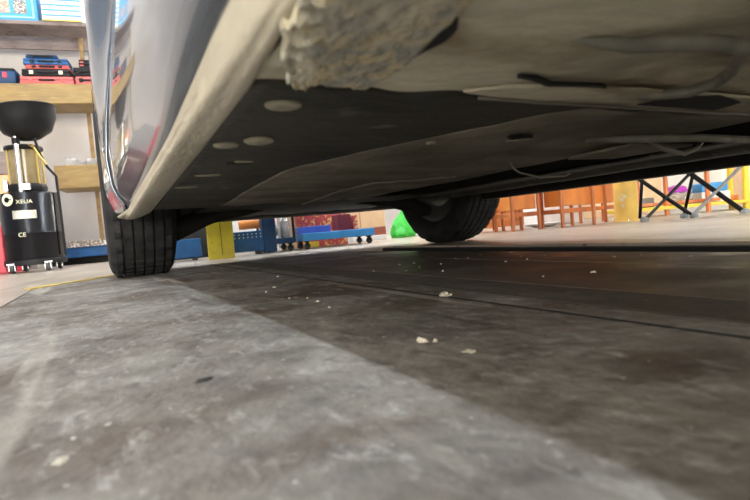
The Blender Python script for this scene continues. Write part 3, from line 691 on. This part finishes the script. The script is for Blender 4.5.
def shpos(lx, ly, z):
    c, s = math.cos(RA), math.sin(RA); return (-.25 + lx * c - ly * s, 4.72 + lx * s + ly * c, z)
def case(lx, z, wd, h, m, m2, label, dep=.2, ly=.12, name='tool_case'):
    t = thing(name, label, 'tool case', shpos(lx, ly, z), RA, None)
    b_ = B(); add_box(b_, (0, 0, h * .27), (wd, dep, h * .52), bev=.006); obj('case_base', b_, m, t)
    b_ = B(); add_box(b_, (0, 0, h * .77), (wd * .985, dep * .98, h * .44), bev=.006); obj('case_lid', b_, m, t)
    for sx in (-.3, .3):
        b_ = B(); add_box(b_, (wd * sx, -dep / 2 - .003, h * .5), (.028, .008, h * .5), bev=.002); obj('latch', b_, m2, t)
    b_ = B(); add_box(b_, (0, -dep / 2 - .006, h * .5), (.11, .014, .014), bev=.004); obj('handle', b_, 'blkplastic', t)
    return t
z = 1.4335; cx = -.0
for wd, h, m, m2, dx, lab in ((.37, .062, 'salmon', 'salmon', .0, 'salmon red flat case at the bottom of the tool case stack'),
        (.335, .055, 'blkplastic', 'cream', .0, 'black flat case with pale latches, second from bottom of the tool case stack'),
        (.30, .032, 'salmon', 'blkplastic', .012, 'thin salmon case with black latches under the blue case'),
        (.31, .05, 'blue', 'blkplastic', .006, 'blue flat case near the top of the tool case stack'),
        (.215, .028, 'navy', 'blkplastic', -.02, 'small thin navy case on top of the tool case stack')):
    case(-.01 + dx, z, wd, h, m, m2, lab); z += h + .0008
case(.288, 1.4335, .20, .066, 'salmon', 'blkplastic', 'short salmon case under the black case beside the car fender')
case(.275, 1.5003, .195, .07, 'blkplastic', 'blkplastic', 'plain black case between salmon case and small box beside the fender')
case(.272, 1.571, .11, .075, 'blkplastic', 'salmon', 'small black box with red latches topmost beside the fender', dep=.12)
t = thing('tool_bag', 'dark blue rounded tool bag with red badge at the left end of the shelf', 'bag', shpos(-.345, .12, 1.4335), RA)
b_ = B(); add_box(b_, (0, 0, .06), (.26, .18, .12), bev=.03); obj('bag_body', b_, 'navy', t, smooth=True)
b_ = B(); add_box(b_, (0, -.002, .112), (.24, .17, .03), bev=.012); obj('bag_top', b_, 'blkplastic', t, smooth=True)
b_ = B(); add_box(b_, (.055, -.092, .07), (.03, .006, .045), bev=.002); obj('badge', b_, 'red', t)
# top: blue picture sign and white striped stack
t = thing('blue_sign_box', 'blue display box with framed pictures on the top shelf', 'display box', shpos(-.17, .03, 1.916), RA)
b_ = B(); add_box(b_, (-.08, .06, .14), (.46, .14, .28), bev=.008); obj('box_body', b_, 'signblue', t)
b_ = B(); 
for (x0, x1, z0, z1) in ((-.30, .125, .022, .032), (.115, .125, .022, .26)): add_box(b_, ((x0 + x1) / 2, -.012, (z0 + z1) / 2), (x1 - x0, .004, z1 - z0))
obj('border_line', b_, 'signlight', t)
for k, xx in enumerate((-.19, -.075, .035)):
    b_ = B(); add_box(b_, (xx, -.012, .105), (.082, .004, .10)); obj('picture', b_, 'photo' if k != 1 else 'photo2', t)
for k in range(6):
    t = thing('flat_carton', ['lowest white flat box, with the yellow stripe, in the stack beside the blue display box', 'second white flat box from the bottom of the stack beside the blue display box', 'third white flat box from the bottom of the stack beside the blue display box', 'fourth white flat box from the bottom of the stack beside the blue display box', 'fifth white flat box from the bottom of the stack beside the blue display box', 'topmost white flat box of the stack beside the blue display box'][k], 'box', shpos(.150, .10, 1.916 + k * .0395), RA, 'white flat boxes on the top shelf')
    b_ = B(); add_box(b_, (0, 0, .019), (.275, .22, .036), bev=.002); obj('box_body', b_, 'white', t)
    b_ = B(); add_box(b_, (0, -.1105, .006), (.27, .002, .010)); obj('stripe', b_, 'signblue' if k else 'yellow2', t)
# foil packs and small packets on the lower shelf
for k, (lx, wd, h, m, lab) in enumerate(((.09, .07, .06, 'foil', 'crinkled silver foil pack beside the oil drainer hose'), (.165, .06, .035, 'foil', 'low silver foil pack in the middle of the lower shelf'),
        (.235, .07, .05, 'foil', 'silver foil pack right of the middle of the lower shelf'), (.315, .06, .045, 'foil', 'silver foil pack nearest the car wheel'))):
    b_ = B(); add_box(b_, (0, 0, h / 2), (wd, .08, h), bev=.008); bmesh.ops.subdivide_edges(b_, edges=b_.edges[:], cuts=3, use_grid_fill=True)
    for v in b_.verts:
        if v.co.z > .004: v.co += V((noise.noise(v.co * 60 + V((k, 0, 0))), noise.noise(v.co * 60 + V((0, k, 3))), noise.noise(v.co * 50))) * .008
    tag(obj('foil_pack', b_, m, loc=shpos(lx, .07, .7935), rz=RA), lab, 'pack')
b_ = B(); add_box(b_, (0, 0, .075), (.05, .06, .15), bev=.004); tag(obj('red_packet', b_, 'red', loc=shpos(.375, .08, .7935), rz=RA), 'tall red packet on the lower shelf against the car wheel', 'packet')
# red crate at far left behind drainer + orange boxes
def crate(x, y, sx, sy, sz, m, name, label, cat, z=0, hole='blkplastic', rz=RA):
    t = thing(name, label, cat, (x, y, z), rz)
    b_ = B(); th = .012
    add_box(b_, (0, 0, th / 2), (sx, sy, th)); 
    for s in (-1, 1): add_box(b_, (s * (sx - th) / 2, 0, sz / 2), (th, sy, sz)); add_box(b_, (0, s * (sy - th) / 2, sz / 2), (sx, th, sz))
    obj('crate_body', b_, m, t)
    b_ = B(); add_box(b_, (0, 0, sz - .01), (sx + .016, sy + .016, .02), bev=.004); 
    obj('crate_rim', b_, m, t)
    for s in (-.25, .25):
        b_ = B(); add_box(b_, (sx * s, -sy / 2 - .001, sz * .55), (sx * .2, .004, sz * .12)); obj('grip_hole', b_, hole, t)
    return t
crate(-.66, 4.25, .24, .3, .32, 'red', 'red_crate', 'red plastic crate on the floor behind the oil drainer', 'crate')
b_ = B(); add_box(b_, (0, 0, .055), (.22, .2, .11), bev=.004); tag(obj('white_carton', b_, 'tarp', loc=(-.66, 4.25, .321), rz=RA), 'grey carton on top of the red crate', 'carton')
t = thing('orange_drawer_box', 'orange box with darker boxes behind the drainer cylinder', 'box', (-.57, 4.62, .0), RA)
b_ = B(); add_box(b_, (0, 0, .62), (.22, .2, .17), bev=.005); obj('box_body', b_, 'orange2', t)
b_ = B(); add_box(b_, (0, 0, .267), (.2, .18, .533), bev=.004); obj('pedestal', b_, 'dirtywood', t)
b_ = B(); add_box(b_, (0, 0, .79), (.22, .2, .165), bev=.004); obj('upper_box', b_, 'dirtywood', t)

# ---------------------------------------------------------------- centre: things beyond the bumper
t = thing('steel_beam', 'low blue steel beam along the floor with perforated right half', 'beam', (.30, 3.02, 0), RA)
b_ = B(); add_box(b_, (-.02, 0, .068), (.42, .12, .103), bev=.004); obj('beam_body', b_, 'blue', t)
b_ = B(); add_box(b_, (.395, 0, .0775), (.30, .12, .115), bev=.004); obj('beam_body', b_, 'blue', t)
b_ = B(); add_box(b_, (.565, 0, .105), (.075, .13, .20), bev=.006); obj('end_post', b_, 'navy', t)
b_ = B()
for i in range(11):
    for k in range(2): add_box(b_, (.275 + i * .024, -.0605, .118 - k * .018), (.006, .003, .006))
obj('perforations', b_, 'cream', t)
for lx in (.15, .3, .5):
    b_ = B(); add_box(b_, (lx, 0, .0105), (.03, .08, .021)); obj('foot', b_, 'caster', t)
b_ = B(); add_box(b_, (-.15, 0, .0085), (.05, .08, .017)); obj('foot', b_, 'caster', t)
t = thing('cover_box', 'yellow steel cover box with chamfered corner standing before the blue beam', 'cover', (.555, 2.80, 0), RA)
b_ = B(); pf = [(-.066, 0), (.066, 0), (.070, .27), (-.010, .27), (-.064, .175)]
a = [b_.verts.new((x, -.05, z)) for x, z in pf]; c = [b_.verts.new((x, .06, z)) for x, z in pf]; n = len(pf); b_.faces.new(a); b_.faces.new(c[::-1])
for i in range(n): b_.faces.new((a[i], a[(i + 1) % n], c[(i + 1) % n], c[i]))
bmesh.ops.bevel(b_, geom=b_.edges[:], offset=.003, segments=2, affect='EDGES'); obj('cover_body', b_, 'yellow', t)
b_ = B(); add_box(b_, (.004, -.0505, .13), (.0025, .002, .22)); obj('seam', b_, 'blkplastic', t)
# orange and white things seen over the beam
b_ = B(); add_box(b_, (0, 0, .12), (.3, .12, .24), bev=.006); tag(obj('white_cabinet', b_, 'white', loc=(.93, 3.50, 0), rz=RA), 'white low cabinet behind the perforated blue beam', 'cabinet')
b_ = B(); add_box(b_, (0, 0, .10), (.5, .12, .20), bev=.006); tag(obj('dark_cabinet', b_, 'dark', loc=(.40, 3.40, 0), rz=RA), 'dark low cabinet behind the left end of the blue beam', 'cabinet')
b_ = B(); add_tube(b_, [(-.11, 0, .0), (.11, 0, .0)], .03, 16); tag(obj('orange_roll', b_, 'orange2', loc=(.85, 3.12, .17 + .03 - .02 + .085 - .085), rz=RA), 'orange roll lying on the blue beam under the bumper', 'roll')

def cart(x, y, name, label, W, D, H, m, ncol):
    t = thing(name, label, 'trolley', (x, y, 0), RA)
    for sx in (-1, 1):
        for sy in (-1, 1):
            cx, cy = sx * (W / 2 - .03), sy * (D / 2 - .03)
            b_ = B(); add_box(b_, (cx, cy, .045), (.03, .03, .006)); add_box(b_, (cx, cy + .012, .032), (.014, .003, .026)); add_box(b_, (cx, cy - .012, .032), (.014, .003, .026)); c_ = obj('caster', b_, 'blkplastic', t)
            b_ = B(); add_lathe(b_, [(.003, -.009), (.018, -.009), (.02, 0), (.018, .009), (.003, .009)], (0, 0, 0), 18, 'X'); bmesh.ops.transform(b_, matrix=Matrix.Translation((cx, cy, .020)) @ Matrix.Rotation(PI / 2, 4, 'Z'), verts=b_.verts[:]); obj('caster_wheel', b_, 'caster', c_, smooth=True)
    return t
# dark frame trolley
t = cart(.935, 3.04, 'tool_trolley', 'dark blue open frame tool trolley on black casters', .19, .3, .5, 'navy', 0)
b_ = B(); add_box(b_, (0, 0, .0635), (.19, .3, .032), bev=.004); obj('bottom_tray', b_, 'navy', t)
b_ = B(); add_box(b_, (0, 0, .44), (.19, .3, .05), bev=.004); obj('top_tray', b_, 'navy', t)
for sx in (-1, 1):
    for sy in (-1, 1):
        b_ = B(); add_box(b_, (sx * .087, sy * .14, .25), (.014, .014, .36)); obj('upright', b_, 'blkplastic', t)
b_ = B(); bmesh.ops.create_icosphere(b_, subdivisions=3, radius=.045)
for v in b_.verts: v.co = V((v.co.x * .8, v.co.y, v.co.z * .9)) * (1 + .35 * noise.noise(v.co * 35))
tag(obj('crumpled_rag', b_, 'wall', loc=(.92, 3.03, .135)), 'crumpled whitish rag in the dark blue trolley', 'rag')
b_ = B(); add_lathe(b_, [(.002, 0), (.028, 0), (.028, .10), (.012, .12), (.012, .14), (.002, .14)], n=20); tag(obj('spray_can', b_, 'foil', loc=(.965, 2.94, .0797), smooth=True), 'silver can standing at the right of the dark blue trolley', 'can')
# blue low platform dolly
t = cart(1.275, 2.93, 'platform_dolly', 'bright blue low platform dolly on four casters', .45, .26, .08, 'blueb', 0)
b_ = B(); add_box(b_, (0, 0, .0715), (.45, .26, .045), bev=.004); obj('platform', b_, 'blueb', t)
def rbox(x, y, z, s, m, name, label, cat, rz=RA, bev=.003, lid=None):
    b_ = B(); add_box(b_, (0, 0, s[2] / 2), s, bev=bev); return tag(obj(name, b_, m, loc=(x, y, z), rz=rz), label, cat)
rbox(1.14, 2.95, .0945, (.20, .16, .040), 'cobalt', 'blue_toolbox', 'cobalt blue flat toolbox on the left of the blue dolly', 'toolbox')
rbox(1.44, 3.0, .0945, (.035, .14, .09), 'crimson', 'crimson_carton', 'narrow crimson carton standing on the right end of the blue dolly', 'carton')
rbox(1.36, 2.99, .0945, (.085, .15, .10), 'maroon', 'maroon_carton', 'dark maroon carton on the right end of the blue dolly', 'carton')
rbox(1.31, 3.22, 0, (.33, .12, .24), 'crimson', 'patterned_carton', 'crimson and gold printed carton behind the blue dolly', 'carton')
rbox(1.09, 3.25, 0, (.07, .12, .22), 'peach', 'peach_carton', 'peach carton between the printed carton and the dark trolley', 'carton')
rbox(1.22, 3.15, 0, (.07, .02, .035), 'yellow2', 'yellow_block', 'small yellow block on the floor under the blue dolly', 'block')
rbox(1.77, 3.50, 0, (.27, .28, .035), 'white', 'white_pallet', 'white low slab on the floor left of the green bag', 'slab')
t = thing('cardboard_box', 'peach cardboard box with brown lower half on the white slab', 'box', (1.78, 3.50, .0352), RA)
b_ = B(); add_box(b_, (0, 0, .03), (.28, .2, .06), bev=.003); obj('lower_half', b_, 'redwood', t)
b_ = B(); add_box(b_, (0, 0, .13), (.275, .2, .138), bev=.003); obj('upper_half', b_, 'peach', t)
b_ = B(); add_box(b_, (-.06, -.101, .13), (.004, .002, .13)); obj('tape', b_, 'redwood', t)
# green bag: tied sack
b_ = B(); n = 28; rings = []
for k, (r, h) in enumerate([(.02, 0), (.085, .003), (.100, .025), (.098, .05), (.088, .075), (.078, .10), (.070, .13), (.050, .165), (.022, .195), (.016, .215), (.028, .235), (.02, .25)]):
    rings.append([b_.verts.new((r * (1 + .25 * math.sin(5 * a + k * .9) * (h / .25 + .25) + .45 * noise.noise(V((math.cos(a) * 2, math.sin(a) * 2, h * 22)))) * math.cos(a) + .025 * h / .25, r * .8 * (1 + .2 * math.sin(7 * a + k)) * math.sin(a), h)) for a in [2 * PI * i / n for i in range(n)]])
for i in range(len(rings) - 1):
    for k in range(n): b_.faces.new((rings[i][k], rings[i][(k + 1) % n], rings[i + 1][(k + 1) % n], rings[i + 1][k]))
b_.faces.new(rings[0][::-1]); b_.faces.new(rings[-1])
tag(obj('plastic_bag', b_, 'green', loc=(2.02, 3.33, 0), smooth=True), 'bright green tied plastic bag on the floor left of the far wheel', 'bag')
rbox(2.22, 3.52, 0, (.16, .05, .16), 'white', 'white_board', 'white board behind the green bag', 'board')

# ---------------------------------------------------------------- right: wooden stools, column, folding stand, rack
def stool(x, y, rz, W, label, name='wooden_stool'):
    t = thing(name, label, 'stool', (x, y, 0), math.radians(rz), None); D, H = .24, .45
    for sx in (-1, 1):
        for sy in (-1, 1):
            b_ = B(); add_tube(b_, [(sx * (W / 2 - .014), sy * (D / 2 - .014), 0), (sx * (W / 2 - .016), sy * (D / 2 - .016), H - .03)], [.011, .014], 10); obj('leg', b_, 'orange', t, smooth=True)
    b_ = B(); add_box(b_, (0, 0, H - .015), (W + .03, D + .03, .03), bev=.006); obj('seat', b_, 'orange', t)
    for sy in (-1, 1):
        b_ = B(); add_box(b_, (0, sy * (D / 2 - .018), .095), (W - .03, .014, .026), bev=.002); obj('stretcher', b_, 'orange', t)
    for sx in (-1, 1):
        b_ = B(); add_box(b_, (sx * (W / 2 - .018), 0, .095), (.014, D - .03, .026), bev=.002); obj('stretcher', b_, 'orange', t)
    b_ = B(); add_box(b_, (0, 0, .27), (W - .05, D - .05, .29), bev=.003); obj('side_panel', b_, 'orange2', t)
    return t
stool(2.244, 2.347, -14.5, .205, 'orange wooden stool nearest the far car wheel')
stool(2.47, 2.16, -15, .235, 'orange wooden stool in the middle between the wheel and the yellow column')
stool(2.962, 2.284, -5.3, .235, 'orange wooden stool partly behind the yellow column')
stool(2.258, 2.66, -25, .205, 'reddish wooden stool showing right behind the far car wheel')
t = thing('round_dish', 'white oval dish on the floor under the stools', 'dish', (2.62, 2.50, 0))
b_ = B(); add_lathe(b_, [(.002, .001), (.06, 0), (.11, .02), (.115, .026), (.105, .024), (.06, .006), (.002, .006)], n=32); obj('dish_body', b_, 'white', t, smooth=True)
b_ = B(); add_lathe(b_, [(.002, 0), (.06, 0), (.065, .01), (.05, .06), (.02, .09), (.02, .16), (.002, .16)], n=24); tag(obj('green_bottle', b_, 'dgreen', loc=(2.98, 2.72, .30), smooth=True), 'dark green bottle between the stools left of the yellow column', 'bottle')
rbox(2.98, 2.74, 0, (.34, .26, .30), 'white', 'white_bin', 'white bin behind the stools left of the yellow column', 'bin', bev=.01)
# column
t = thing('steel_column', 'worn yellow round column standing on the floor', 'column', (2.85, 2.04, 0))
b_ = B(); add_lathe(b_, [(.002, 0), (.085, 0), (.085, .006), (.068, .008), (.068, 3.81), (.002, 3.81)], n=32); obj('shaft', b_, 'colyellow', t, smooth=True)
for a in (0.7, 2.3, 3.9, 5.5):
    b_ = B(); add_lathe(b_, [(.001, .006), (.007, .006), (.007, .014), (.001, .014)], (.076 * math.cos(a), .076 * math.sin(a), 0), 6); obj('anchor_bolt', b_, 'chrome', t)
# folding stand: dark crossing tubes
t = thing('folding_stand', 'dark grey folding stand of crossing metal tubes', 'folding stand', (2.80, 1.65, 0))
def T(p, q_, r=.0095): 
    b_ = B(); add_tube(b_, [p, q_], r, 12); return b_
F = {'a': V((2.575, 1.75, .006)), 'b': V((2.816, 1.617, .006)), 'c': V((3.06, 1.49, .008)), 'd': V((2.98, 1.77, .03))}
O = V((2.80, 1.65, 0)); Hh = .42
def ext(p, q_, z): k = (z - p.z) / (q_.z - p.z); return p + (q_ - p) * k
pb = V((2.816, 1.617, .02)); 
tubes = [(V((2.585, 1.745, .01)), V((2.805, 1.632, .227))), (pb + V((-.012, .008, 0)), V((2.612, 1.735, .20))), (pb + V((-.022, .016, .004)), V((2.605, 1.745, .205))), (pb, V((3.035, 1.510, .228))),
         (V((3.06, 1.49, .012)), V((2.84, 1.617, .227))), (V((3.055, 1.502, .012)), V((2.835, 1.63, .227))), (V((2.868, 1.70, .02)), V((2.83, 1.62, .227))), (V((2.625, 1.80, .02)), V((2.60, 1.76, .205)))]
for p, q_ in tubes:
    obj('tube', T(p - O, ext(p, q_, Hh) - O, .0085), 'tarp' if (p - pb).length < .001 else 'blkpaint', t, smooth=True)
for p in (V((2.585, 1.745, 0)), V((2.816, 1.617, 0)), V((3.06, 1.49, 0)), V((2.868, 1.70, 0))):
    b_ = B(); add_lathe(b_, [(.002, 0), (.020, 0), (.022, .006), (.018, .024), (.002, .026)], tuple(p - O), 20); obj('rubber_foot', b_, 'tarp', t, smooth=True)
b_ = B(); add_box(b_, (0.02, -.03, .43), (.62, .40, .03), rz=math.radians(-27), bev=.006); obj('table_top', b_, 'blkplastic', t)
# rack behind: posts, shelves
t = thing('storage_rack', 'low rack with orange and yellow posts behind the folding stand', 'rack', (3.75, 2.22, 0), math.radians(-32))
posts = [(-.46, .0, 'yellow2'), (-.30, .05, 'orange'), (-.18, -.12, 'orange'), (.08, -.16, 'orange'), (.36, -.12, 'yellow2'), (.45, .2, 'yellow2'), (-.35, .3, 'orange')]
for x, y, m in posts:
    b_ = B(); add_tube(b_, [(x, y, 0), (x, y, .9)], .016 if m == 'orange' else .020, 12); obj('post', b_, m, t, smooth=True)
b_ = B(); add_box(b_, (0, .03, .055), (.98, .36, .022), bev=.003); obj('lower_shelf', b_, 'yellow2', t)
b_ = B(); add_box(b_, (-.12, -.10, .085), (.62, .03, .022), bev=.003); obj('rail', b_, 'orange', t)
b_ = B(); add_box(b_, (0, .03, .50), (.98, .36, .022), bev=.003); obj('upper_shelf', b_, 'yellow2', t)
def rk(lx, ly, z): c, s = math.cos(math.radians(-32)), math.sin(math.radians(-32)); return (3.75 + lx * c - ly * s, 2.22 + lx * s + ly * c, z)
RR = math.radians(-32)
def bin_(lx, ly, s, m, name, label, cat, z=.0665):
    x, y, _ = rk(lx, ly, 0); return rbox(x, y, z, s, m, name, label, cat, RR, bev=.008)
bin_(-.03, .03, (.15, .14, .09), 'foil', 'clear_container', 'clear grey container under the purple lid on the rack', 'container')
b_ = B(); add_lathe(b_, [(.002, 0), (.07, 0), (.075, .01), (.06, .04), (.02, .055), (.002, .055)], n=24); tag(obj('purple_lid', b_, 'purple', loc=rk(-.03, .03, .157), smooth=True), 'purple domed lid on the clear container', 'lid')
bin_(.20, .03, (.20, .16, .075), 'white', 'white_tray', 'white tray under the blue box on the rack', 'tray')
bin_(.20, .03, (.18, .14, .065), 'blueb', 'blue_box', 'bright blue box on the white tray of the rack', 'box', .142)
bin_(-.23, .10, (.10, .10, .07), 'tarp', 'grey_box', 'grey box at the left part of the rack', 'box')
bin_(-.40, .08, (.10, .12, .04), 'white', 'white_box', 'small white box at the left end of the rack', 'box')
bin_(.34, .05, (.07, .14, .04), 'orange2', 'orange_box', 'orange box right of the white tray on the rack', 'box')
crate(4.42, 1.78, .26, .2, .09, 'blue', 'blue_crate', 'low blue crate on the floor at the right end of the rack', 'crate', rz=RR, hole='white')
t = thing('glass_cabinet', 'pale yellow framed display cabinet at the right edge', 'cabinet', (4.55, 2.10, 0), RR)
b_ = B(); add_box(b_, (0, 0, .20), (.30, .2, .40), bev=.004); obj('cabinet_body', b_, 'peach', t)
for lx in (-.14, .0, .14):
    b_ = B(); add_box(b_, (lx, -.105, .2), (.016, .012, .40)); obj('frame_bar', b_, 'cream', t)
for k, (x, y, m) in enumerate(((4.22, 1.97, 'navy'), (4.45, 1.55, 'navy'))):
    b_ = B(); add_tube(b_, [(0, 0, 0), (0, 0, 1.2)], .018, 12); tag(obj('steel_pole', b_, m, loc=(x, y, 0), smooth=True), ['dark blue pole between the yellow post and the pale cabinet', 'dark blue pole at the right edge before the pale cabinet'][k], 'pole')
# long bright cupboards far behind along the right side
for k, (x, y, wd, h, m, lab) in enumerate(((3.3, 3.6, .7, .9, 'orange', 'tall orange brown cupboard behind the stools'), (4.35, 3.2, .8, .9, 'peach', 'peach cupboard behind the rack'), (2.7, 3.85, .4, .7, 'peach', 'peach cupboard behind the far car wheel'), (1.3, 4.0, .8, .8, 'tarp', 'grey cupboard far behind the blue dolly'))):
    t = thing('cupboard', lab, 'cupboard', (x, y, 0), RA)
    b_ = B(); add_box(b_, (0, 0, h / 2), (wd, .3, h), bev=.006); obj('body', b_, m, t)
    for s in (-1, 1):
        b_ = B(); add_box(b_, (s * wd * .245, -.155, h / 2), (wd * .46, .012, h * .9), bev=.003); d = obj('door', b_, m, t)
        b_ = B(); add_box(b_, (s * .03, -.168, h / 2), (.012, .014, .08)); obj('handle', b_, 'chrome', d)
